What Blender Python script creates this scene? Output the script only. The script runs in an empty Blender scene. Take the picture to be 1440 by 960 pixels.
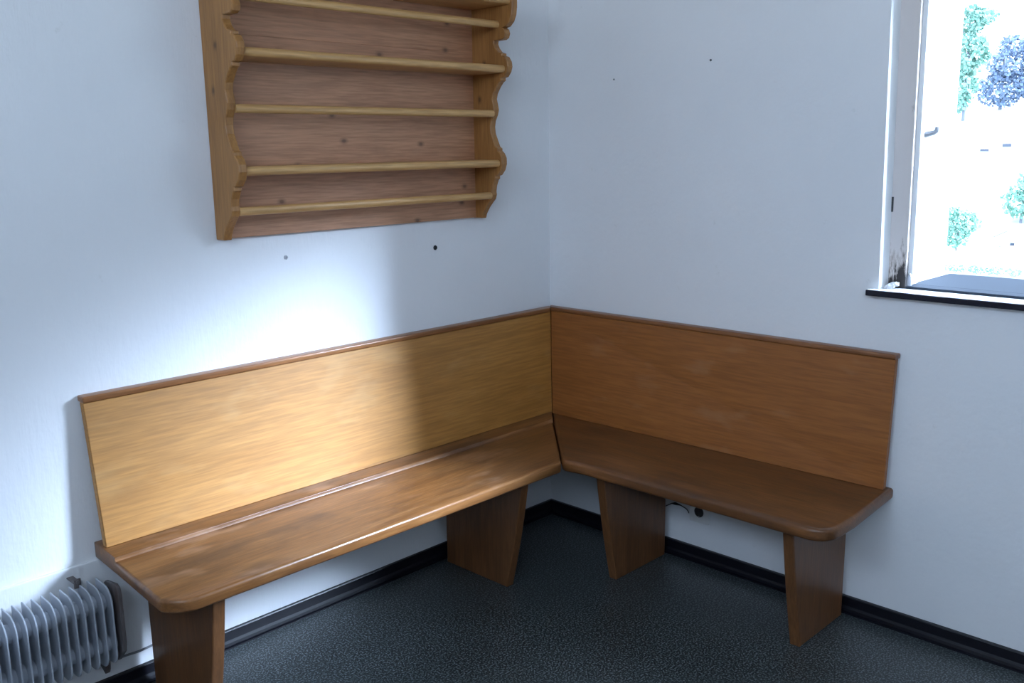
import bpy, bmesh, math, random
from mathutils import Vector, Matrix
random.seed(7)
S = bpy.context.scene
COL = S.collection
PI = math.pi

# ------------------------------------------------------------------ helpers
def tag(o, label=None, cat=None, group=None, kind=None):
    if label: o['label'] = label
    if cat: o['category'] = cat
    if group: o['group'] = group
    if kind: o['kind'] = kind
    return o

def empty(name, loc, label, cat, group=None):
    o = bpy.data.objects.new(name, None)
    o.empty_display_size = .1
    COL.objects.link(o)
    o.location = loc
    return tag(o, label, cat, group)

def world_loc(o):
    v = Vector((0, 0, 0))
    while o is not None:
        v += o.location
        o = o.parent
    return v

def link(name, bm, mats, parent=None, smooth=False, loc=None, angle=35):
    """bmesh in world coordinates -> ONE mesh object (origin at loc, or at the parent's origin)"""
    off = world_loc(parent) if parent is not None else Vector((0, 0, 0))
    if loc is not None:
        off = Vector(loc)
    bmesh.ops.translate(bm, verts=bm.verts, vec=-off)
    me = bpy.data.meshes.new(name)
    bm.to_mesh(me)
    bm.free()
    if not isinstance(mats, (list, tuple)): mats = [mats]
    for m in mats: me.materials.append(m)
    if smooth:
        for p in me.polygons: p.use_smooth = True
        me.set_sharp_from_angle(angle=math.radians(angle))
    o = bpy.data.objects.new(name, me)
    COL.objects.link(o)
    if parent is not None:
        o.parent = parent
        if loc is not None: o.location = off - world_loc(parent)
    else:
        o.location = off
    return o

def box(bm, x0, x1, y0, y1, z0, z1, bev=0, seg=2):
    r = bmesh.ops.create_cube(bm, size=1)
    vs = r['verts']
    for v in vs:
        v.co.x = x0 if v.co.x < 0 else x1
        v.co.y = y0 if v.co.y < 0 else y1
        v.co.z = z0 if v.co.z < 0 else z1
    if bev:
        es = {e for v in vs for e in v.link_edges}
        bmesh.ops.bevel(bm, geom=list(es), offset=bev, segments=seg, profile=.5, affect='EDGES')

def hexa(bm, P, bev=0, seg=2):
    """8 points: bottom ring 0-3, top ring 4-7"""
    vs = [bm.verts.new(p) for p in P]
    fs = [(3,2,1,0),(4,5,6,7),(0,1,5,4),(1,2,6,5),(2,3,7,6),(3,0,4,7)]
    faces = [bm.faces.new([vs[i] for i in f]) for f in fs]
    bmesh.ops.recalc_face_normals(bm, faces=faces)
    if bev:
        es = {e for v in vs for e in v.link_edges}
        bmesh.ops.bevel(bm, geom=list(es), offset=bev, segments=seg, profile=.5, affect='EDGES')

def prism(bm, pts, vec, bev=0, seg=2, which=None):
    """closed polygon pts (3D) swept by vec; bevel the edges for which(edge) is true"""
    vec = Vector(vec)
    a = [bm.verts.new(p) for p in pts]
    b = [bm.verts.new(Vector(p) + vec) for p in pts]
    n = len(pts)
    fs = [bm.faces.new(a), bm.faces.new(b[::-1])]
    for i in range(n):
        fs.append(bm.faces.new((a[i], b[i], b[(i+1) % n], a[(i+1) % n])))
    bmesh.ops.recalc_face_normals(bm, faces=fs)
    if bev:
        rim = {e for f in fs[:2] for e in f.edges}
        es = [e for e in rim if (which is None or which(e))]
        bmesh.ops.bevel(bm, geom=es, offset=bev, segments=seg, profile=.5, affect='EDGES')
    return fs

def tube(bm, pts, r, seg=10):
    pts = [Vector(p) for p in pts]
    rings = []
    for i, p in enumerate(pts):
        t = (pts[min(i+1, len(pts)-1)] - pts[max(i-1, 0)]).normalized()
        u = t.orthogonal().normalized() if i == 0 else (rings[-1][1] - t * rings[-1][1].dot(t)).normalized()
        w = t.cross(u)
        rr = r[i] if isinstance(r, (list, tuple)) else r
        rings.append(([bm.verts.new(p + u*rr*math.cos(2*PI*k/seg) + w*rr*math.sin(2*PI*k/seg)) for k in range(seg)], u))
    for i in range(len(rings)-1):
        A, B = rings[i][0], rings[i+1][0]
        for k in range(seg):
            bm.faces.new((A[k], A[(k+1) % seg], B[(k+1) % seg], B[k]))
    bm.faces.new(rings[0][0][::-1]); bm.faces.new(rings[-1][0])

# ------------------------------------------------------------------ materials
def mat(name):
    m = bpy.data.materials.new(name); m.use_nodes = True
    nt = m.node_tree
    return m, nt, nt.nodes['Principled BSDF']

def N(nt, kind, **kw):
    n = nt.nodes.new(kind)
    for k, v in kw.items():
        if k in n.inputs: n.inputs[k].default_value = v
        else: setattr(n, k, v)
    return n

def ramp(nt, stops, interp='LINEAR'):
    n = nt.nodes.new('ShaderNodeValToRGB')
    cr = n.color_ramp; cr.interpolation = interp
    while len(cr.elements) < len(stops): cr.elements.new(.5)
    for e, (p, c) in zip(cr.elements, stops):
        e.position = p; e.color = (*c, 1) if len(c) == 3 else c
    return n

def plain(name, col, rough=.5, metal=0, spec=.5):
    m, nt, b = mat(name)
    b.inputs['Base Color'].default_value = (*col, 1)
    b.inputs['Roughness'].default_value = rough
    b.inputs['Metallic'].default_value = metal
    b.inputs['Specular IOR Level'].default_value = spec
    return m

def mix(nt, fac, a, b, mode='MIX'):
    n = nt.nodes.new('ShaderNodeMix'); n.data_type = 'RGBA'; n.blend_type = mode
    for i, v in ((0, fac), (6, a), (7, b)):
        if hasattr(v, 'links'): nt.links.new(v, n.inputs[i])
        elif i == 0: n.inputs[0].default_value = v
        else: n.inputs[i].default_value = (*v, 1)
    return n.outputs[2]

def wood(name, dark, mid, light, axis, rough=.35, grain=1.0, knots=0.0, stain=None, spec=.5, bump=.05, worn=None, flat=1):
    """axis 0/1/2: the way the grain runs (object coordinates, metres)"""
    m, nt, b = mat(name)
    L = nt.links
    tc = N(nt, 'ShaderNodeTexCoord')
    mp = N(nt, 'ShaderNodeMapping')
    sc = [20*grain]*3; sc[axis] = 2.2*grain
    mp.inputs['Scale'].default_value = sc
    L.new(tc.outputs['Object'], mp.inputs[0])
    n1 = N(nt, 'ShaderNodeTexNoise', Scale=1.0, Detail=6.0, Roughness=.62, Distortion=1.1)
    L.new(mp.outputs[0], n1.inputs['Vector'])
    mp2 = N(nt, 'ShaderNodeMapping')
    sc = [170*grain]*3; sc[axis] = 9*grain
    mp2.inputs['Scale'].default_value = sc
    L.new(tc.outputs['Object'], mp2.inputs[0])
    n2 = N(nt, 'ShaderNodeTexNoise', Scale=1.0, Detail=2.0, Roughness=.6)
    L.new(mp2.outputs[0], n2.inputs['Vector'])
    r1 = ramp(nt, [(.22, dark), (.5, mid), (.78, light)])
    L.new(n1.outputs['Fac'], r1.inputs[0])
    r2 = ramp(nt, [(.35, (.80, .78, .76)), (.65, (1.07, 1.07, 1.07))])
    L.new(n2.outputs['Fac'], r2.inputs[0])
    c = mix(nt, 1.0, r1.outputs[0], r2.outputs[0], 'MULTIPLY')
    if knots:
        sx = N(nt, 'ShaderNodeSeparateXYZ'); L.new(tc.outputs['Object'], sx.inputs[0])
        cx = N(nt, 'ShaderNodeCombineXYZ')
        for i, ax in enumerate([k for k in range(3) if k != flat]):
            q = N(nt, 'ShaderNodeMath', operation='MULTIPLY_ADD'); q.inputs[1].default_value = 6.0 if ax == axis else 9.0; q.inputs[2].default_value = 4.37
            L.new(sx.outputs[ax], q.inputs[0]); L.new(q.outputs[0], cx.inputs[i])
        v = N(nt, 'ShaderNodeTexVoronoi', Scale=1.0, Randomness=1.0, voronoi_dimensions='2D')
        L.new(cx.outputs[0], v.inputs['Vector'])
        rk0 = ramp(nt, [(.03, (1, 1, 1)), (.06, (.5, .5, .5)), (.12, (0, 0, 0))])
        L.new(v.outputs['Distance'], rk0.inputs[0])
        some = N(nt, 'ShaderNodeSeparateColor'); L.new(v.outputs['Color'], some.inputs[0])
        gt = N(nt, 'ShaderNodeMath', operation='GREATER_THAN'); gt.inputs[1].default_value = .45; L.new(some.outputs[0], gt.inputs[0])
        rk = N(nt, 'ShaderNodeMath', operation='MULTIPLY'); L.new(rk0.outputs[0], rk.inputs[0]); L.new(gt.outputs[0], rk.inputs[1])
        f = N(nt, 'ShaderNodeMath', operation='MULTIPLY'); f.inputs[1].default_value = knots
        L.new(rk.outputs[0], f.inputs[0])
        c = mix(nt, f.outputs[0], c, tuple(x*.22 for x in dark))
    rsock = None
    if stain:
        ms = N(nt, 'ShaderNodeMapping')
        sc = [7.0]*3; sc[axis] = 2.2
        ms.inputs['Scale'].default_value = sc
        L.new(tc.outputs['Object'], ms.inputs[0])
        ns = N(nt, 'ShaderNodeTexNoise', Scale=1.0, Detail=5.0, Roughness=.65, Distortion=.4)
        L.new(ms.outputs[0], ns.inputs['Vector'])
        rs = ramp(nt, [(.47, (0, 0, 0)), (.66, (1, 1, 1))])
        L.new(ns.outputs['Fac'], rs.inputs[0])
        f = N(nt, 'ShaderNodeMath', operation='MULTIPLY'); f.inputs[1].default_value = stain[1]
        L.new(rs.outputs[0], f.inputs[0])
        c = mix(nt, f.outputs[0], c, stain[0])
    if worn:
        ms = N(nt, 'ShaderNodeMapping')
        sc = [9.0]*3; sc[axis] = 4
        ms.inputs['Scale'].default_value = sc
        ms.inputs['Location'].default_value = (3.1, 1.7, 5.2)
        L.new(tc.outputs['Object'], ms.inputs[0])
        ns = N(nt, 'ShaderNodeTexNoise', Scale=1.0, Detail=3.0, Roughness=.6)
        L.new(ms.outputs[0], ns.inputs['Vector'])
        rs = ramp(nt, [(.58, (0, 0, 0)), (.70, (1, 1, 1))])
        L.new(ns.outputs['Fac'], rs.inputs[0])
        f = N(nt, 'ShaderNodeMath', operation='MULTIPLY'); f.inputs[1].default_value = worn[1]
        L.new(rs.outputs[0], f.inputs[0])
        c = mix(nt, f.outputs[0], c, worn[0])
    L.new(c, b.inputs['Base Color'])
    rr = N(nt, 'ShaderNodeMapRange'); rr.inputs[3].default_value = rough*.8; rr.inputs[4].default_value = rough*1.3
    L.new(n1.outputs['Fac'], rr.inputs[0]); L.new(rr.outputs[0], b.inputs['Roughness'])
    b.inputs['Specular IOR Level'].default_value = spec
    bp = N(nt, 'ShaderNodeBump', Strength=bump, Distance=.004)
    L.new(n2.outputs['Fac'], bp.inputs['Height']); L.new(bp.outputs[0], b.inputs['Normal'])
    return m

def wall_paint(name):
    m, nt, b = mat(name); L = nt.links
    tc = N(nt, 'ShaderNodeTexCoord')
    n1 = N(nt, 'ShaderNodeTexNoise', Scale=1.6, Detail=4.0, Roughness=.6); L.new(tc.outputs['Object'], n1.inputs['Vector'])
    r1 = ramp(nt, [(.3, (.755, .765, .775)), (.7, (.80, .805, .81))]); L.new(n1.outputs['Fac'], r1.inputs[0])
    mp = N(nt, 'ShaderNodeMapping'); mp.inputs['Scale'].default_value = (90, 90, 14); L.new(tc.outputs['Object'], mp.inputs[0])
    n2 = N(nt, 'ShaderNodeTexNoise', Scale=1.0, Detail=3.0, Roughness=.6); L.new(mp.outputs[0], n2.inputs['Vector'])
    # small scuffs
    n3 = N(nt, 'ShaderNodeTexNoise', Scale=11.0, Detail=5.0, Roughness=.7); L.new(tc.outputs['Object'], n3.inputs['Vector'])
    r3 = ramp(nt, [(.66, (1, 1, 1)), (.78, (.86, .85, .83))]); L.new(n3.outputs['Fac'], r3.inputs[0])
    c = mix(nt, 1.0, r1.outputs[0], r3.outputs[0], 'MULTIPLY')
    L.new(c, b.inputs['Base Color'])
    b.inputs['Roughness'].default_value = .62
    b.inputs['Specular IOR Level'].default_value = .3
    bp = N(nt, 'ShaderNodeBump', Strength=.22, Distance=.004)
    L.new(n2.outputs['Fac'], bp.inputs['Height'])
    bp2 = N(nt, 'ShaderNodeBump', Strength=.2, Distance=.006)
    n4 = N(nt, 'ShaderNodeTexNoise', Scale=38.0, Detail=2.0); L.new(tc.outputs['Object'], n4.inputs['Vector'])
    L.new(n4.outputs['Fac'], bp2.inputs['Height']); L.new(bp.outputs[0], bp2.inputs['Normal'])
    L.new(bp2.outputs[0], b.inputs['Normal'])
    return m

def floor_mat():
    m, nt, b = mat('speckled_linoleum'); L = nt.links
    tc = N(nt, 'ShaderNodeTexCoord')
    n1 = N(nt, 'ShaderNodeTexNoise', Scale=185.0, Detail=1.0, Roughness=.5); L.new(tc.outputs['Object'], n1.inputs['Vector'])
    r1 = ramp(nt, [(.32, (.006, .009, .009)), (.50, (.024, .031, .031)), (.64, (.165, .195, .205))]); L.new(n1.outputs['Fac'], r1.inputs[0])
    n2 = N(nt, 'ShaderNodeTexNoise', Scale=3.0, Detail=4.0); L.new(tc.outputs['Object'], n2.inputs['Vector'])
    r2 = ramp(nt, [(.35, (.85, .85, .85)), (.65, (1.1, 1.1, 1.1))]); L.new(n2.outputs['Fac'], r2.inputs[0])
    c = mix(nt, 1.0, r1.outputs[0], r2.outputs[0], 'MULTIPLY')
    L.new(c, b.inputs['Base Color'])
    b.inputs['Roughness'].default_value = .33
    b.inputs['Specular IOR Level'].default_value = .7
    bp = N(nt, 'ShaderNodeBump', Strength=.10, Distance=.002)
    L.new(n1.outputs['Fac'], bp.inputs['Height']); L.new(bp.outputs[0], b.inputs['Normal'])
    return m

def peeling_paint():
    """old off-white paint on the window frame, flaked and mouldy towards the sill"""
    m, nt, b = mat('old_window_paint'); L = nt.links
    tc = N(nt, 'ShaderNodeTexCoord')
    mp = N(nt, 'ShaderNodeMapping'); mp.inputs['Scale'].default_value = (60, 60, 16); L.new(tc.outputs['Object'], mp.inputs[0])
    n1 = N(nt, 'ShaderNodeTexNoise', Scale=1.0, Detail=5.0, Roughness=.7); L.new(mp.outputs[0], n1.inputs['Vector'])
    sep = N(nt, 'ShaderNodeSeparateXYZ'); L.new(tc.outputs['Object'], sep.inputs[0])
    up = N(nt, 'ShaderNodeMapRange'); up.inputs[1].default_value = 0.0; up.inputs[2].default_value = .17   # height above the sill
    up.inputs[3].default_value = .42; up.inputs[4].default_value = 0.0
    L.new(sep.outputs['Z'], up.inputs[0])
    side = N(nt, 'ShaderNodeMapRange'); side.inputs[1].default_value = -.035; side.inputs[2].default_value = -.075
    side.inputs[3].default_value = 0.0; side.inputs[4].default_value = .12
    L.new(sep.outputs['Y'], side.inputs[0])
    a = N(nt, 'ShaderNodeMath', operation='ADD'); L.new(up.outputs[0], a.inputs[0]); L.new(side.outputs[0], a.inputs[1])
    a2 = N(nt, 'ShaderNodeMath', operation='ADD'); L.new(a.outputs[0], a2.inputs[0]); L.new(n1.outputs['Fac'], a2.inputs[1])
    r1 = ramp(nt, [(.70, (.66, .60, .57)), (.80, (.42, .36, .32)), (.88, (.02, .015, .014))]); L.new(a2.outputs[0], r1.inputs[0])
    L.new(r1.outputs[0], b.inputs['Base Color'])
    b.inputs['Roughness'].default_value = .5
    return m

def foliage(name, lo, hi):
    m, nt, b = mat(name); L = nt.links
    tc = N(nt, 'ShaderNodeTexCoord')
    n1 = N(nt, 'ShaderNodeTexNoise', Scale=.45, Detail=4.0, Roughness=.7); L.new(tc.outputs['Object'], n1.inputs['Vector'])
    r1 = ramp(nt, [(.35, lo), (.65, hi)]); L.new(n1.outputs['Fac'], r1.inputs[0])
    L.new(r1.outputs[0], b.inputs['Base Color'])
    b.inputs['Roughness'].default_value = .7
    b.inputs['Specular IOR Level'].default_value = .1
    return m

M_wall = wall_paint('white_wall_paint')
M_ceil = plain('ceiling_white', (.75, .75, .74), .8)
M_floor = floor_mat()
M_base = plain('black_skirting', (.005, .005, .009), .36, 0, .35)
V_D, V_M, V_L = (.355, .152, .026), (.405, .180, .032), (.455, .21, .042)
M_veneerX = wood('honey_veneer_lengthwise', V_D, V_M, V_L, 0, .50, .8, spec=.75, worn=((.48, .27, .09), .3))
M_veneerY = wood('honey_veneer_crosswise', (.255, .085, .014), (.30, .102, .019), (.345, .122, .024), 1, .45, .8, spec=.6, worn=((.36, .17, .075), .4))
S_D, S_M, S_L = (.13, .050, .015), (.225, .094, .029), (.32, .15, .052)
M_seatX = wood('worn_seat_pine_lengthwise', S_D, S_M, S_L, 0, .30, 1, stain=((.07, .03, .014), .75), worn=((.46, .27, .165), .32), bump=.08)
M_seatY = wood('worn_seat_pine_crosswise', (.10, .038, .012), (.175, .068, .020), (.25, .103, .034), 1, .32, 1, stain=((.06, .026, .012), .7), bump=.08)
M_leg = wood('varnished_leg_pine', (.10, .040, .014), (.165, .068, .024), (.225, .098, .036), 2, .34, 1, stain=((.09, .04, .015), .4))
M_rail = wood('dark_edge_lengthwise', (.17, .065, .022), (.27, .11, .038), (.34, .15, .055), 0, .3, 1)
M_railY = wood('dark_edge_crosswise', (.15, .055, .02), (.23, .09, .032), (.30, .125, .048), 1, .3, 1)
P_D, P_M, P_L = (.25, .105, .026), (.34, .155, .042), (.40, .19, .058)
M_pineZ = wood('waxed_pine_upright', P_D, P_M, P_L, 2, .45, 1, knots=.8, flat=0)
M_pineX = wood('waxed_pine_planks', (.34, .160, .080), (.45, .225, .120), (.53, .28, .155), 0, .5, 1, knots=.75, flat=1)
M_pineR = wood('waxed_pine_rails', (.46, .245, .085), (.56, .32, .12), (.63, .38, .155), 0, .4, 1)
M_rad = plain('grey_radiator_enamel', (.42, .45, .50), .42, .15)
M_radd = wood('rusty_grey_steel', (.10, .10, .11), (.16, .165, .18), (.20, .21, .225), 2, .5, 3, stain=((.07, .035, .02), .8))
M_sock = plain('white_socket_plastic', (.72, .72, .70), .35)
M_dark = plain('dark_plastic', (.02, .02, .022), .45)
M_sill = plain('polished_black_stone', (.010, .009, .018), .16)
M_frame = peeling_paint()
M_rev = plain('white_plaster_and_sill_sheen', (.82, .83, .84), .75)
M_osill = plain('pale_blue_sheet_metal', (.030, .040, .055), .7, 0, .2)
M_steel = plain('dull_steel', (.32, .33, .36), .4, .8)
M_plug = plain('grey_wall_plug_plastic', (.11, .12, .13), .6)
M_ground = plain('pale_meadow', (.34, .36, .30), .9)

# ------------------------------------------------------------------ room shell (corner on the z axis; left wall y=0, right wall x=0)
XB, YB, ZC = -3.5, -4.1, 2.6
def struct(name, bm, m, parent=None, **kw):
    o = link(name, bm, m, parent, **kw)
    if parent is None: o['kind'] = 'structure'
    return o

bm = bmesh.new(); box(bm, XB-.3, .45, YB-.3, .3, -.2, 0); struct('floor', bm, M_floor)
bm = bmesh.new(); box(bm, XB-.3, .45, YB-.3, .3, ZC, ZC+.2); struct('ceiling', bm, M_ceil)
bm = bmesh.new(); box(bm, XB-.3, .45, 0, .3, 0, ZC); struct('wall_left', bm, M_wall)
bm = bmesh.new(); box(bm, XB-.3, .45, YB-.3, YB, 0, ZC); struct('wall_near', bm, M_wall)

# right wall with the window opening: inner opening edge a little out of plumb, outer reveal further right
WL0, WL1 = -1.320, -1.300          # left edge of opening at the sill / at the top
WR, WZ0, WZ1 = -2.60, 1.035, 2.12
bm = bmesh.new()
TH = .38
YM = -1.25                         # the wall is one slab cut at this line, so that no two faces coincide
box(bm, 0, TH, YM, 0, 0, ZC)
hexa(bm, [(0, YM, WZ0), (TH, YM, WZ0), (TH, -1.370, WZ0), (0, WL0, WZ0),
          (0, YM, WZ1), (TH, YM, WZ1), (TH, -1.368, WZ1), (0, WL1, WZ1)])
box(bm, 0, TH, YB, WR, 0, ZC)
box(bm, 0, TH, WR, YM, 0, WZ0)
box(bm, 0, TH, WR, YM, WZ1, ZC)
struct('wall_right', bm, M_wall)

# rear wall (behind the camera) with an unseen window opening, added for fill daylight
BW = (-4.0, -1.1, 1.85, 2.55)
bm = bmesh.new()
box(bm, XB-.3, XB, YB, BW[0], 0, ZC); box(bm, XB-.3, XB, BW[1], 0, 0, ZC)
box(bm, XB-.3, XB, BW[0], BW[1], 0, BW[2]); box(bm, XB-.3, XB, BW[0], BW[1], BW[3], ZC)
struct('wall_rear', bm, M_wall)
bm = bmesh.new()
fr = .06
box(bm, XB-.16, XB-.08, BW[0], BW[1], BW[2], BW[2]+fr); box(bm, XB-.16, XB-.08, BW[0], BW[1], BW[3]-fr, BW[3])
for y in (BW[0]+fr/2, (BW[0]+BW[1])/2, BW[1]-fr/2):
    box(bm, XB-.16, XB-.08, y-fr/2, y+fr/2, BW[2]+fr, BW[3]-fr)
struct('fill_window', bm, M_rev)

# skirting: black, upright face with a small coved foot
def skirting(name, a, b, out, m):
    prof = [(0, 0), (.030, 0), (.030, .004), (.022, .006), (.016, .012), (.0125, .020), (.012, .048), (.010, .051), (0, .051)]
    bm = bmesh.new()
    A, B, o = Vector(a), Vector(b), Vector(out)
    pts = [A + o*p + Vector((0, 0, z)) for p, z in prof]
    prism(bm, pts, B - A)
    return struct(name, bm, m)
skirting('baseboard_left', (XB, 0, 0), (-.001, 0, 0), (0, -1, 0), M_base)
skirting('baseboard_right', (0, -.001, 0), (0, -4.1, 0), (-1, 0, 0), M_base)

# thin white wall board behind the radiator (its upper edge shows as a ledge)
bm = bmesh.new(); box(bm, XB+.1, -1.700, -.011, 0, .092, .405, .003, 2)
struct('trim_1', bm, M_wall)

# ------------------------------------------------------------------ window in the right wall
win = bpy.data.objects.new('window_1', None); COL.objects.link(win); win.location = (.05, -1.305, 1.05); win['kind'] = 'structure'
bm = bmesh.new()
# left post, slightly out of plumb like the opening
hexa(bm, [(.05, -1.314, 1.05), (.11, -1.314, 1.05), (.11, -1.378, 1.05), (.05, -1.378, 1.05),
          (.05, -1.297, 2.14), (.11, -1.297, 2.14), (.11, -1.366, 2.14), (.05, -1.366, 2.14)], .003)
box(bm, .05, .11, WR+.06, -1.37, 2.06, 2.13, .003)
box(bm, .05, .11, WR-.02, WR+.06, 1.05, 2.13, .003)
link('window_frame', bm, M_frame, win)
bm = bmesh.new()      # rebate strip on the post's edge
hexa(bm, [(.066, -1.374, 1.062), (.11, -1.374, 1.062), (.11, -1.391, 1.062), (.066, -1.391, 1.062),
          (.066, -1.362, 2.06), (.11, -1.362, 2.06), (.11, -1.381, 2.06), (.066, -1.381, 2.06)], .002)
link('rebate_strip', bm, M_rev, win)
bm = bmesh.new(); box(bm, .0525, .112, WR, -1.372, 1.05, 1.0575, .001); link('bottom_rail', bm, M_osill, win)
bm = bmesh.new()      # strike plate recess on the post
hexa(bm, [(.0475, -1.3165, 1.276), (.052, -1.3165, 1.276), (.052, -1.327, 1.276), (.0475, -1.327, 1.276),
          (.0475, -1.316, 1.320), (.052, -1.316, 1.320), (.052, -1.3265, 1.320), (.0475, -1.3265, 1.320)], .001)
link('lock_slot', bm, M_dark, win)
bm = bmesh.new()      # shutter catch: a bent steel pin
tube(bm, [(.088, -1.375, 1.497), (.10, -1.388, 1.499), (.115, -1.402, 1.503), (.121, -1.409, 1.508), (.122, -1.410, 1.520)], [.0085, .0085, .008, .0075, .006], 8)
link('window_catch', bm, M_steel, win, smooth=True)
bm = bmesh.new()      # flaked lump and bottom hinge stub at the foot of the post
tube(bm, [(.045, -1.392, 1.062), (.045, -1.392, 1.088), (.045, -1.390, 1.096)], [.008, .008, .004], 8)
link('hinge_pin', bm, M_steel, win, smooth=True)
bm = bmesh.new()
for c, r in (((.030, -1.338, 1.056), .011), ((.034, -1.346, 1.060), .010), ((.040, -1.355, 1.064), .009), ((.026, -1.333, 1.054), .007)):
    bmesh.ops.create_icosphere(bm, subdivisions=2, radius=r, matrix=Matrix.Translation(c) @ Matrix.Diagonal((1, 1, .9, 1)))
for v in bm.verts: v.co += Vector((random.uniform(-1, 1), random.uniform(-1, 1), random.uniform(-1, 1)))*.0022
link('paint_flakes', bm, M_rev, win)
bm = bmesh.new()      # inner sill board
box(bm, -.042, -.030, WR-.10, -1.2975, 1.033, 1.0505, .002, 2)
ws = link('window_sill', bm, M_sill, win)
bm = bmesh.new(); box(bm, -.0302, .052, WR-.10, -1.2980, 1.034, 1.0502); link('sill_sheen_top', bm, M_rev, ws)  # white top: sky reflection on the black stone, put into the colour
bm = bmesh.new()      # outer sill sheet with a drip edge
prism(bm, [(.11, -1.37, 1.050), (.11, -1.37, 1.0577), (.43, -1.37, 1.056), (.436, -1.37, 1.03), (.43, -1.37, 1.028), (.425, -1.37, 1.05)], (0, WR+1.37, 0))
link('outer_sill', bm, M_osill, win)

# ------------------------------------------------------------------ benches
ZS, TS = .45, .042
def arc(c, r, a0, a1, n):
    return [(c[0]+r*math.cos(math.radians(a0+(a1-a0)*i/n)), c[1]+r*math.sin(math.radians(a0+(a1-a0)*i/n))) for i in range(n+1)]

def extrude_outline(bm, pts, z0, z1, bev, seg=3, skip=None):
    prism(bm, [(x, y, z0) for x, y in pts], (0, 0, z1-z0), bev, seg, skip)

def bench_leg(bm, flip, t0, t1, back, top, bot, belly):
    """plank standing square to the wall; front edge tapers to the floor. flip: False = leg of the left bench"""
    n = 10
    prof = [(back, 0.0)]
    prof.append((back, ZS-TS+.0005))
    for i in range(n+1):
        f = i/n
        z = (ZS-TS+.0005)*(1-f)
        d = top + (bot-top)*f + belly*math.sin(PI*f)*.5
        prof.append((d, z))
    if not flip:
        prism(bm, [(t0, -d, z) for d, z in prof], (t1-t0, 0, 0), .004, 2)
    else:
        prism(bm, [(-d, t0, z) for d, z in prof], (0, t1-t0, 0), .004, 2)

# ---- left (long) bench
LB = empty('corner_bench', (-1.0, -.25, 0),
           'long honey-brown wooden bench along the left wall, below the plate rack',
           'bench', 'corner benches')
bm = bmesh.new()
g = .0025
RY = -.143
# rear board (under and behind the backrest)
rear = [(-1.846, -.001), (-.004, -.001), (-.004-g, -.006), (RY-g, RY)] 
rear = [(-1.846, -.002), (-.002-g, -.002), (RY-g, RY), (-1.854, RY-.006)]
extrude_outline(bm, rear, ZS-TS, ZS+.0045, .004, 2)
# front board, lower by a step, rounded outer corner
FY = -.492
gf = .0035
corner = arc((-1.795, FY+.085), .085, 270, 200, 8)[::1]
front = [(RY+.002-g, RY+.002), (FY+.008-gf, FY+.008), (FY-.004-gf, FY)] + corner + [(-1.856, RY-.004)]
extrude_outline(bm, front, ZS-TS, ZS-.0065, .009, 3, lambda e: abs((e.verts[0].co.y+e.verts[1].co.y)/2 - RY) > .01)
# bevelled fillet between the two levels
prism(bm, [(-1.853, RY+.005, ZS+.0043), (-1.853, RY+.000, ZS+.0040), (-1.853, RY-.003, ZS+.0022), (-1.853, RY-.0085, ZS-.0062), (-1.853, RY-.011, ZS-.0070), (-1.853, RY+.005, ZS-.014)], (1.853+RY-.012, 0, 0))
link('seat', bm, M_seatX, LB, smooth=True)
# unseen cleat added under the mitre, keeps the gap between the seats dark
bm = bmesh.new()
box(bm, -.05, .40, -.028, .028, ZS-TS-.026, ZS-TS-.0004, .002, 1)
bmesh.ops.rotate(bm, verts=bm.verts, cent=(0, 0, 0), matrix=Matrix.Rotation(math.radians(225), 3, 'Z'))
bmesh.ops.translate(bm, verts=bm.verts, vec=(-.09, -.09, 0))
link('gap_shade_cleat', bm, M_leg, LB)
# backrest leaning on the wall, mitred into the corner
def backrest(flip, e_bot, e_top, yb, yt, cb, ct, z0, z1, t):
    """yb/yt: distance of the front face from the wall at bottom/top (outer end), cb/ct: at the corner"""
    bm = bmesh.new()
    P = [(-e_bot, -yb, z0), (-cb-.001, -cb, z0), (-cb-.001+t, -cb+t, z0), (-e_bot, -yb+t, z0),
         (-e_top, -yt, z1), (-ct-.001, -ct, z1), (-ct-.001+t, -ct+t, z1), (-e_top, -yt+t, z1)]
    if flip: P = [(y, x, z) for x, y, z in P]
    hexa(bm, P, .002, 1)
    return bm
LT = .022
link('backrest', backrest(False, 1.842, 1.849, .071, .0352, .074, .034, ZS+.004, .846, LT), M_veneerX, LB)
def cap(flip, e, y0, y1, z0, z1):
    bm = bmesh.new()
    P = [(-e, -y1, z0), (-y1-.001, -y1, z0), (-y0-.001, -y0, z0), (-e, -y0, z0)]
    P = P + [(x, y, z1) for x, y, _ in P]
    if flip: P = [(y, x, z) for x, y, z in P]
    hexa(bm, P, .004, 3)
    return bm
link('top_rail', cap(False, 1.8495, .0008, .0400, .8455, .8625), M_rail, LB, smooth=True)
for x0 in (-1.740, -.630):
    bm = bmesh.new(); bench_leg(bm, False, x0, x0+.035, .054, .440, .358, .012)
    link('leg', bm, M_leg, LB)

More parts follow.
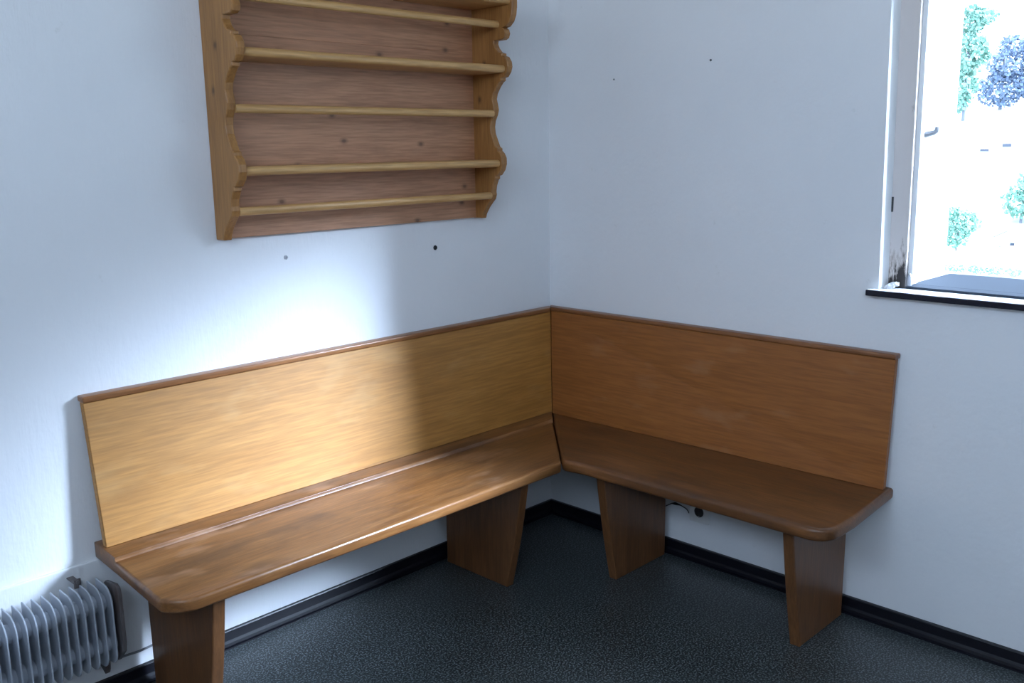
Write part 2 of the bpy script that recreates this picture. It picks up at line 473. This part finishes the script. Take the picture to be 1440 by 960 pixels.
# ---- right (short) bench
RB = empty('corner_bench', (-.25, -.75, 0),
           'short darker brown wooden bench along the right wall, its free end beneath the window corner',
           'bench', 'corner benches')
bm = bmesh.new()
FX = -.464
cor = arc((FX+.070, -1.352), .070, 180, 262, 8)
outline = [(-.002, -.002-g), (-.10, -.10-g), (-.477, -.477-gf), (-.481, -.490-gf), (FX-.004, -.56)] + cor + [(-.30, -1.4235), (-.002, -1.4045)]
extrude_outline(bm, outline, ZS-TS, ZS-.002, .012, 4)
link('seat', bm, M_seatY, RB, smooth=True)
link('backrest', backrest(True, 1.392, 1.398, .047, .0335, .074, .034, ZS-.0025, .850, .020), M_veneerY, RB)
link('top_rail', cap(True, 1.399, .0008, .0385, .8495, .8655), M_railY, RB, smooth=True)
for y0 in (-.602, -1.285):
    bm = bmesh.new(); bench_leg(bm, True, y0, y0+.035, .044, .408 if y0 > -1 else .398, .330 if y0 > -1 else .318, .010)
    link('leg', bm, M_leg, RB)

# ------------------------------------------------------------------ plate rack on the left wall
RK = empty('plate_rack', (-.90, 0, 1.234),
           'pine plate rack with scalloped side boards hanging on the left wall above the long bench', 'rack')
prof = [(.044, 1.234), (.050, 1.250), (.064, 1.271), (.080, 1.288), (.096, 1.303), (.101, 1.318), (.099, 1.330), (.103, 1.350), (.112, 1.369), (.118, 1.3735), (.118, 1.3835),
        (.129, 1.386), (.145, 1.403), (.153, 1.424), (.152, 1.444), (.143, 1.460), (.132, 1.4685), (.132, 1.4765), (.122, 1.482),
        (.111, 1.505), (.101, 1.527), (.098, 1.550), (.102, 1.570), (.113, 1.590), (.118, 1.607), (.114, 1.625), (.109, 1.643), (.114, 1.661), (.128, 1.681), (.143, 1.697), (.153, 1.702), (.153, 1.711),
        (.167, 1.714), (.180, 1.729), (.186, 1.746), (.183, 1.762), (.172, 1.778), (.158, 1.783), (.158, 1.790), (.140, 1.796), (.127, 1.809), (.120, 1.824), (.122, 1.8335),
        (.160, 1.8345), (.172, 1.840), (.177, 1.853), (.173, 1.866), (.163, 1.8725), (.180, 1.876), (.197, 1.890), (.207, 1.910), (.211, 1.935), (.211, 1.975), (0.0, 1.975), (0.0, 1.234)]
for x0 in (-1.420, -.411):
    bm = bmesh.new()
    prism(bm, [(x0, -d - (.0 if d else .0015), z) for d, z in prof], (.026, 0, 0), .0025, 1)
    link('side_panel', bm, M_pineZ, RK)
XI0, XI1 = -1.395, -.410
bm = bmesh.new()
zz = [1.236, 1.415, 1.60, 1.80, 1.97]
for a, b_ in zip(zz, zz[1:]):
    box(bm, XI0, XI1, -.016, -.0015, a+.0001, b_-.0001, .0006, 1)
link('back_panel', bm, M_pineX, RK)
for z, d in ((1.426, .143), (1.739, .174), (1.955, .203)):
    bm = bmesh.new()
    h = .0125
    p = [(-.016, z-h), (-.016, z+h)] + [(-(d-.0125+.0125*math.cos(a)), z+h*math.sin(a)) for a in [PI/2-PI*i/8 for i in range(9)]]
    prism(bm, [(XI0, y, zz_) for y, zz_ in p], (XI1-XI0, 0, 0))
    link('shelf', bm, M_pineR, RK, smooth=True)
for z, d in ((1.315, .092), (1.594, .110), (1.884, .140)):
    bm = bmesh.new(); tube(bm, [(XI0, -d, z), (XI1, -d, z)], .0122, 16)
    for v in bm.verts: v.co.y = -d + (v.co.y + d)*.8
    link('rail', bm, M_pineR, RK, smooth=True)

# ------------------------------------------------------------------ radiator at the left edge
RD = empty('electric_radiator', (-2.1, -.06, .14),
           'old grey ribbed metal radiator low on the left wall beside the long bench', 'radiator')
def fin_profile(y0, y1, z0, z1, rt, rb):
    p = [(y0, z0), (y0, z1)]
    p += [(y1+rt - rt*math.sin(a), z1-rt + rt*math.cos(a)) for a in [PI/2*i/6 for i in range(7)]]
    p += [(y1+rb - rb*math.cos(a), z0+rb - rb*math.sin(a)) for a in [PI/2*i/6 for i in range(7)]]
    return p
fin_me = None
nf = 22
for i in range(nf):
    x = -1.871 - .0233*i
    if fin_me is None:
        bm = bmesh.new()
        pr = fin_profile(-.052, -.146, .150, .374, .046, .040)
        prism(bm, [(x-.0022, y, z) for y, z in pr], (.0044, 0, 0), .0012, 1)
        # raised rim around the front edge
        fo = link('fin', bm, M_rad, RD, loc=(x, -.10, .15)); fin_me = fo
    else:
        c = fin_me.copy(); COL.objects.link(c); c.parent = RD
        c.location = Vector((x, -.10, .15)) - RD.location
bm = bmesh.new()
for z, y in ((.205, -.095), (.320, -.090)):
    tube(bm, [(-2.40, y, z), (-1.853, y, z)], .024, 14)
link('core_tube', bm, M_rad, RD, smooth=True)
EP = [(-.058, .140), (-.062, .358), (-.075, .368), (-.135, .377), (-.150, .371), (-.1545, .355), (-.156, .215), (-.150, .190), (-.112, .152), (-.085, .140)]
for x in (-1.857, -2.405):
    bm = bmesh.new()
    prism(bm, [(x, y, z) for y, z in EP], (.010, 0, 0), .002, 2)
    link('end_plate', bm, M_radd, RD)
for x in (-1.922, -2.31):
    bm = bmesh.new()
    box(bm, x-.009, x+.009, -.060, -.0115, .378, .382, .001, 1); box(bm, x-.009, x+.009, -.064, -.060, .366, .392, .001, 1)
    tube(bm, [(x, -.0635, .384), (x, -.069, .384)], .005, 8)
    link('bracket', bm, M_radd, RD)
for x in (-1.876, -2.39):
    bm = bmesh.new()
    prism(bm, [(x, -.0115, .150), (x, -.0115, .118), (x, -.045, .106), (x, -.060, .098), (x, -.066, .110), (x, -.072, .152)], (.014, 0, 0), .001, 1)
    link('foot', bm, M_radd, RD)

# thin cable clipped along the board from the radiator to the bench leg
bm = bmesh.new()
tube(bm, [(-1.862, -.020, .135), (-1.845, -.016, .115), (-1.82, -.0150, .104), (-1.76, -.0145, .100), (-1.715, -.0145, .103), (-1.702, -.0145, .115), (-1.701, -.0145, .16)], .0033, 8)
o = link('radiator_cable', bm, plain('grey_cable', (.22, .23, .25), .5), loc=(-1.78, -.0145, .10), smooth=True)
tag(o, 'thin grey cable running from the radiator foot to the leg of the long bench', 'cable')

# ------------------------------------------------------------------ socket and cable stub on the right wall
SK = empty('wall_socket', (0, -.722, .18), 'square white power socket on the right wall under the short bench', 'socket')
bm = bmesh.new(); box(bm, -.010, -.0005, -.762, -.682, .146, .226, .004, 3); link('cover_plate', bm, M_sock, SK, smooth=True)
bm = bmesh.new()
c = (-.0105, -.722, .188)
ring = []
for r, x in ((.024, -.0112), (.0215, -.0125), (.0195, -.0112)):
    ring.append([bm.verts.new((x, c[1]+r*math.cos(2*PI*k/24), c[2]+r*math.sin(2*PI*k/24))) for k in range(24)])
for A, B in zip(ring, ring[1:]):
    for k in range(24): bm.faces.new((A[k], A[(k+1) % 24], B[(k+1) % 24], B[k]))
bmesh.ops.recalc_face_normals(bm, faces=bm.faces)
link('socket_rim', bm, M_sock, SK, smooth=True)
bm = bmesh.new(); tube(bm, [(-.0098, -.722, .188), (-.0108, -.722, .188)], .0195, 24); link('socket_well', bm, M_dark, SK)
for dz in (.0175, -.0175):
    bm = bmesh.new(); box(bm, -.0125, -.0105, -.7245, -.7195, .188+dz-.003, .188+dz+.003, .0006, 1); link('earth_clip', bm, M_steel, SK)

bm = bmesh.new()
tube(bm, [(-.030, -.560, .150), (-.022, -.585, .178), (-.010, -.604, .190), (-.007, -.618, .192), (-.006, -.64, .191), (-.006, -.665, .184), (-.006, -.674, .176), (-.006, -.676, .170)], [.0015, .0016, .002, .0055, .002, .0018, .0016, .0014], 8)
o = link('loose_cable', bm, M_dark, loc=(-.006, -.64, .17), smooth=True)
tag(o, 'short dark cable end poking out behind a bench leg, left of the socket', 'cable')

# ------------------------------------------------------------------ plugs and nail holes in the walls
def plug(name, p, axis, r, m, label, cat, group=None):
    t = empty(name, p, label, cat, group)
    n = Vector((0, -1, 0)) if axis == 'y' else Vector((-1, 0, 0))
    P = Vector(p)
    bm = bmesh.new()
    k = 14
    u = Vector((1, 0, 0)) if axis == 'y' else Vector((0, 1, 0))
    w = Vector((0, 0, 1))
    R = [(r, -.0012), (r, .0004), (r*.9, .0028), (r*.5, .003), (r*.42, .0008)]
    rings = [[bm.verts.new(P + n*h + (u*math.cos(2*PI*i/k)+w*math.sin(2*PI*i/k))*rr*(1+.12*math.sin(3*i))) for i in range(k)] for rr, h in R]
    for A, B in zip(rings, rings[1:]):
        for i in range(k): bm.faces.new((A[i], A[(i+1) % k], B[(i+1) % k], B[i]))
    bm.faces.new(rings[-1])
    bmesh.ops.recalc_face_normals(bm, faces=bm.faces)
    link('plug_rim' if cat != 'nail' else 'nail_head', bm, m, t)
    return t
plug('wall_plug', (-.595, 0, 1.142), 'y', .0085, M_dark, 'dark wall plug in the left wall below the right half of the plate rack', 'wall plug')
plug('wall_plug', (-1.195, 0, 1.163), 'y', .0065, plain('pale_grey_filler', (.36, .37, .40), .7), 'pale grey filled plug hole in the wall below the left half of the rack', 'wall plug')
plug('nail', (0, -.715, 1.750), 'x', .0035, M_plug, 'tiny nail high in the right wall, midway between the room corner and the window', 'nail')
plug('nail', (0, -.315, 1.712), 'x', .003, M_plug, 'tiny nail high in the right wall, a forearm from the room corner', 'nail')

# ------------------------------------------------------------------ outside: valley slope, trees, small houses
def ground_z(x):
    P = [(-60, -9), (3, -9), (40, -8.6), (62, -6.7), (84, -7.6), (98, -6.2), (125, -3.2), (152, -.6), (167, 5.0), (198, 7.4), (260, 10), (420, 12)]
    for (a, za), (b, zb) in zip(P, P[1:]):
        if a <= x <= b:
            t = (x-a)/(b-a); t = t*t*(3-2*t) if abs(zb-za) > 3 else t
            return za + (zb-za)*t
    return P[-1][1]
bm = bmesh.new()
xs = [1.5 + 4*i for i in range(100)]; ys = [-220 + 12*i for i in range(38)]
V = [[bm.verts.new((x, y, ground_z(x) + (.25*math.sin(x*.21+y*.13) if x > 20 else 0))) for y in ys] for x in xs]
for i in range(len(xs)-1):
    for j in range(len(ys)-1):
        bm.faces.new((V[i][j], V[i+1][j], V[i+1][j+1], V[i][j+1]))
o = link('hillside', bm, M_ground, smooth=True); o['kind'] = 'structure'

def leaves(bm, blobs, n, size):
    tot = sum(b[3]*b[4]*b[5] for b in blobs)
    for cx, cy, cz, rx, ry, rz in blobs:
        for _ in range(int(n*rx*ry*rz/tot)):
            d = Vector((random.gauss(0, 1), random.gauss(0, 1), random.gauss(0, 1))).normalized()*random.uniform(.55, 1)
            p = Vector((cx+d.x*rx, cy+d.y*ry, cz+d.z*rz))
            q = Vector((random.gauss(0, 1), random.gauss(0, 1), random.gauss(0, 1))).normalized()
            u = q.orthogonal().normalized(); w = q.cross(u)
            s = size*random.uniform(.6, 1.3)
            vs = [bm.verts.new(p + u*s*a + w*s*b*.7) for a, b in ((-1, 0), (-.2, -1), (1, 0), (-.2, 1))]
            bm.faces.new(vs)

M_mint = foliage('mint_leaves', (.11, .23, .175), (.20, .33, .28))
M_blue = foliage('blue_green_needles', (.095, .135, .21), (.15, .19, .27))
M_bush = foliage('bush_leaves', (.11, .24, .175), (.20, .34, .28))
M_bark = plain('tree_bark', (.10, .11, .13), .9)
def tree(name, base, blobs, n, size, m, label, cat, trunk=None):
    t = empty(name, base, label, cat)
    bm = bmesh.new(); leaves(bm, blobs, n, size); link('foliage', bm, m, t)
    bx, by, bz = base
    top = max(b[2] for b in blobs)
    bm = bmesh.new()
    r = trunk or .2
    tube(bm, [(bx, by, bz-.3), (bx+.1, by, bz+(top-bz)*.5), (bx, by+.1, top)], [r, r*.7, r*.25], 8)
    for k in range(5):
        z = bz + (top-bz)*(.4+.1*k); a = k*2.2
        tube(bm, [(bx, by, z), (bx+math.cos(a)*r*8, by+math.sin(a)*r*8, z+r*5)], [r*.35, r*.1], 6)
    link('trunk' if cat == 'tree' else 'stem', bm, M_bark, t)
    return t
tree('broadleaf_tree', (167, 57.0, 5.0),
     [(167, 57.5, 20.5, 3, 2.6, 3), (166, 56.2, 15.5, 3, 3.0, 3.4), (167, 57.2, 10.5, 3, 2.2, 3.0), (168, 55, 21.5, 2.5, 2, 1.4), (167, 58.2, 7.4, 2, 1.8, 1.8)],
     1900, .42, M_mint, 'mint-green broadleaf tree on the hill, nearest the left side of the window opening', 'tree', .3)
tree('blue_conifer', (197.5, 61.0, 7.2),
     [(197.5, 61.0, 11, 4, 4.6, 3.4), (197.5, 60.0, 15.5, 3.8, 4.2, 3.2), (197.5, 59.5, 19, 3, 3.0, 2.0), (198.5, 56.0, 12, 3, 3.2, 4), (198.5, 55.2, 17, 2.6, 2.5, 2.6)],
     2500, .40, M_blue, 'dark blue-green tree on the hilltop, in the upper right of the window opening', 'tree', .35)
tree('garden_tree', (97.7, 26.6, -6.2),
     [(97.7, 27.0, -4.4, 2.0, 1.5, 1.7), (97.7, 25.6, -2.9, 2.2, 1.7, 1.9), (97.7, 24.4, -1.9, 2, 1.4, 1.8)],
     1500, .20, M_bush, 'light green garden tree beyond the houses, right edge of the window view', 'tree', .14)
tree('leafy_bush', (77.5, 25.4, -7.2),
     [(77.3, 25.5, -6.0, 1.3, 1.2, 1.0), (77.3, 24.9, -4.9, 1.3, 1.3, 1.0), (77.3, 25.9, -4.2, 1.1, .8, .7)],
     1100, .15, M_bush, 'green bush left of the small white shed, low in the window view', 'bush', .07)
# hedge strip in front of the shed
t = empty('low_hedge', (59.7, 17.5, -6.9), 'low clipped green hedge across the meadow, just above the outer sill', 'hedge')
bm = bmesh.new(); leaves(bm, [(58.9+.34*k, 19.9-1.0*k, -6.35-.03*k, .5, .6, .28) for k in range(5)], 380, .10); link('foliage', bm, M_bush, t)
bm = bmesh.new(); box(bm, 58.8, 60.6, 15.3, 20.1, -7.3, -6.25)
bm.free()

def house(name, c, w, d, h, rh, label, roofm, wallm):
    """gabled house; ridge along y, front gable wall faces the room (-x)"""
    x, y, z = c
    t = empty(name, c, label, 'house')
    bm = bmesh.new()
    prism(bm, [(x, y-w/2, z-.6), (x, y+w/2, z-.6), (x, y+w/2, z+h), (x, y, z+h+rh), (x, y-w/2, z+h)], (d, 0, 0)); link('wall', bm, wallm, t)
    bm = bmesh.new(); e = .18; th = .12
    for s in (-1, 1):
        prism(bm, [(x-.25, y, z+h+rh+.02), (x-.25, y, z+h+rh+th), (x-.25, y+s*(w/2+e), z+h-e*rh/(w/2)+th), (x-.25, y+s*(w/2+e), z+h-e*rh/(w/2)+.02)], (d+.5, 0, 0))
    link('roof', bm, roofm, t)
    for k, (dy, dz, ww, hh) in enumerate(((-.2*w, .55*h, .17*w, .22*h), (.22*w, .22*h, .17*w, .26*h))):
        bm = bmesh.new(); box(bm, x-.05, x+.02, y+dy-ww/2, y+dy+ww/2, z+dz-hh/2, z+dz+hh/2, .01, 1); link('window', bm, M_pane, t)
    bm = bmesh.new(); box(bm, x+d*.5, x+d*.5+.35, y+.15*w, y+.15*w+.3, z+h, z+h+rh+.5); link('chimney', bm, wallm, t)
    return t
M_pane = plain('dark_house_glass', (.02, .028, .05), .35)
M_hw = plain('white_render', (.75, .75, .73), .9)
M_roof = plain('pale_roof_tile', (.22, .20, .22), .8)
M_roofr = plain('faded_red_roof', (.20, .09, .08), .8)
house('garden_shed', (83.5, 23.4, -7.7), 2.1, 2.6, 1.15, .55, 'small white shed behind the hedge, low in the middle of the window view', M_roof, M_hw)
house('hillside_house', (154, 47.3, -.6), 7.5, 6, 2.4, 1.5, 'white house on the slope below the trees, middle of the window view', M_roof, M_hw)
house('garden_house', (100, 22.6, -6.2), 4.0, 4, 2.3, 1.3, 'white house with a faded red roof at the right edge of the window view', M_roofr, M_hw)

# ------------------------------------------------------------------ daylight: sky with a bright veiled-sun region to the right of the window
SKY, LOBE = 3.4, 480.0
W = bpy.data.worlds.new('sky'); S.world = W; W.use_nodes = True
nt = W.node_tree; L = nt.links
bg = nt.nodes['Background']
tc = N(nt, 'ShaderNodeTexCoord')
sep = N(nt, 'ShaderNodeSeparateXYZ'); L.new(tc.outputs['Generated'], sep.inputs[0])
hz = N(nt, 'ShaderNodeCombineXYZ'); L.new(sep.outputs['X'], hz.inputs[0]); L.new(sep.outputs['Y'], hz.inputs[1])
nrm = N(nt, 'ShaderNodeVectorMath', operation='NORMALIZE'); L.new(hz.outputs[0], nrm.inputs[0])
AZ = math.radians(30.5)             # from -y towards +x
dot = N(nt, 'ShaderNodeVectorMath', operation='DOT_PRODUCT'); L.new(nrm.outputs[0], dot.inputs[0])
dot.inputs[1].default_value = (math.sin(AZ), -math.cos(AZ), 0)
def smooth(src, a, b):
    n = N(nt, 'ShaderNodeMapRange', interpolation_type='SMOOTHSTEP')
    n.inputs[1].default_value = a; n.inputs[2].default_value = b
    L.new(src, n.inputs[0]); return n.outputs[0]
perp = N(nt, 'ShaderNodeVectorMath', operation='DOT_PRODUCT'); L.new(nrm.outputs[0], perp.inputs[0])
perp.inputs[1].default_value = (math.cos(AZ), math.sin(AZ), 0)      # sine of the angle past the bright edge
def sd(a): return math.sin(math.radians(a))
fa = smooth(perp.outputs['Value'], sd(-1.5), sd(1.5))
fb = smooth(perp.outputs['Value'], sd(30), sd(4))
fc = smooth(dot.outputs['Value'], .3, .5)
fe0 = smooth(sep.outputs['Z'], math.sin(math.radians(14.5)), math.sin(math.radians(24)))
fe1 = smooth(sep.outputs['Z'], math.sin(math.radians(38)), math.sin(math.radians(25)))
def mul(a, b):
    n = N(nt, 'ShaderNodeMath', operation='MULTIPLY')
    for i, v in enumerate((a, b)):
        if hasattr(v, 'links'): L.new(v, n.inputs[i])
        else: n.inputs[i].default_value = v
    return n.outputs[0]
def add(a, v):
    n = N(nt, 'ShaderNodeMath', operation='ADD'); n.inputs[0].default_value = a; L.new(v, n.inputs[1]); return n.outputs[0]
lobe = mul(mul(mul(fa, mul(fb, fc)), mul(fe0, fe1)), LOBE)
tot = N(nt, 'ShaderNodeMath', operation='ADD'); L.new(lobe, tot.inputs[0]); L.new(mul(SKY, add(1.0, mul(smooth(sep.outputs['X'], .2, -.4), 2.6))), tot.inputs[1])
col = mix(nt, smooth(sep.outputs['Z'], -.05, .25), (.72, .86, 1.05), (.62, .80, 1.08))
L.new(col, bg.inputs['Color']); L.new(tot.outputs[0], bg.inputs['Strength'])

def portal(name, loc, rot, sx, sy):
    l = bpy.data.lights.new(name, 'AREA'); l.shape = 'RECTANGLE'; l.size = sx; l.size_y = sy
    l.cycles.is_portal = True
    o = bpy.data.objects.new(name, l); COL.objects.link(o); o.location = loc; o.rotation_euler = rot
    return o
portal('window_daylight', (.30, (WR-1.37)/2, (WZ0+WZ1)/2), (0, PI/2, 0), WZ1-WZ0+.1, 1.4)
portal('fill_window_daylight', (XB-.2, (BW[0]+BW[1])/2, (BW[2]+BW[3])/2), (0, -PI/2, 0), BW[3]-BW[2]+.1, BW[1]-BW[0]+.1)

# ------------------------------------------------------------------ camera
cd = bpy.data.cameras.new('camera'); cam = bpy.data.objects.new('camera', cd); COL.objects.link(cam)
cd.sensor_width = 36; cd.lens = 36*1334.6/1440; cd.clip_end = 2000; cd.clip_start = .01
yaw, pit, rol = .7969, -.2015, -.0147
d = Vector((math.sin(yaw)*math.cos(pit), math.cos(yaw)*math.cos(pit), math.sin(pit)))
r = d.cross(Vector((0, 0, 1))).normalized(); u = r.cross(d)
r2 = r*math.cos(rol) + u*math.sin(rol); u2 = -r*math.sin(rol) + u*math.cos(rol)
cam.matrix_world = Matrix(((r2.x, u2.x, -d.x, -2.7723), (r2.y, u2.y, -d.y, -2.495), (r2.z, u2.z, -d.z, 1.4792), (0, 0, 0, 1)))
S.camera = cam

S.view_settings.view_transform = 'Standard'
S.view_settings.look = 'None'
S.view_settings.gamma = 1
S.view_settings.use_curve_mapping = False
S.view_settings.exposure = 0
S.cycles.max_bounces = 10
S.cycles.diffuse_bounces = 7
S.cycles.use_denoising = True
S.cycles.sample_clamp_indirect = 6
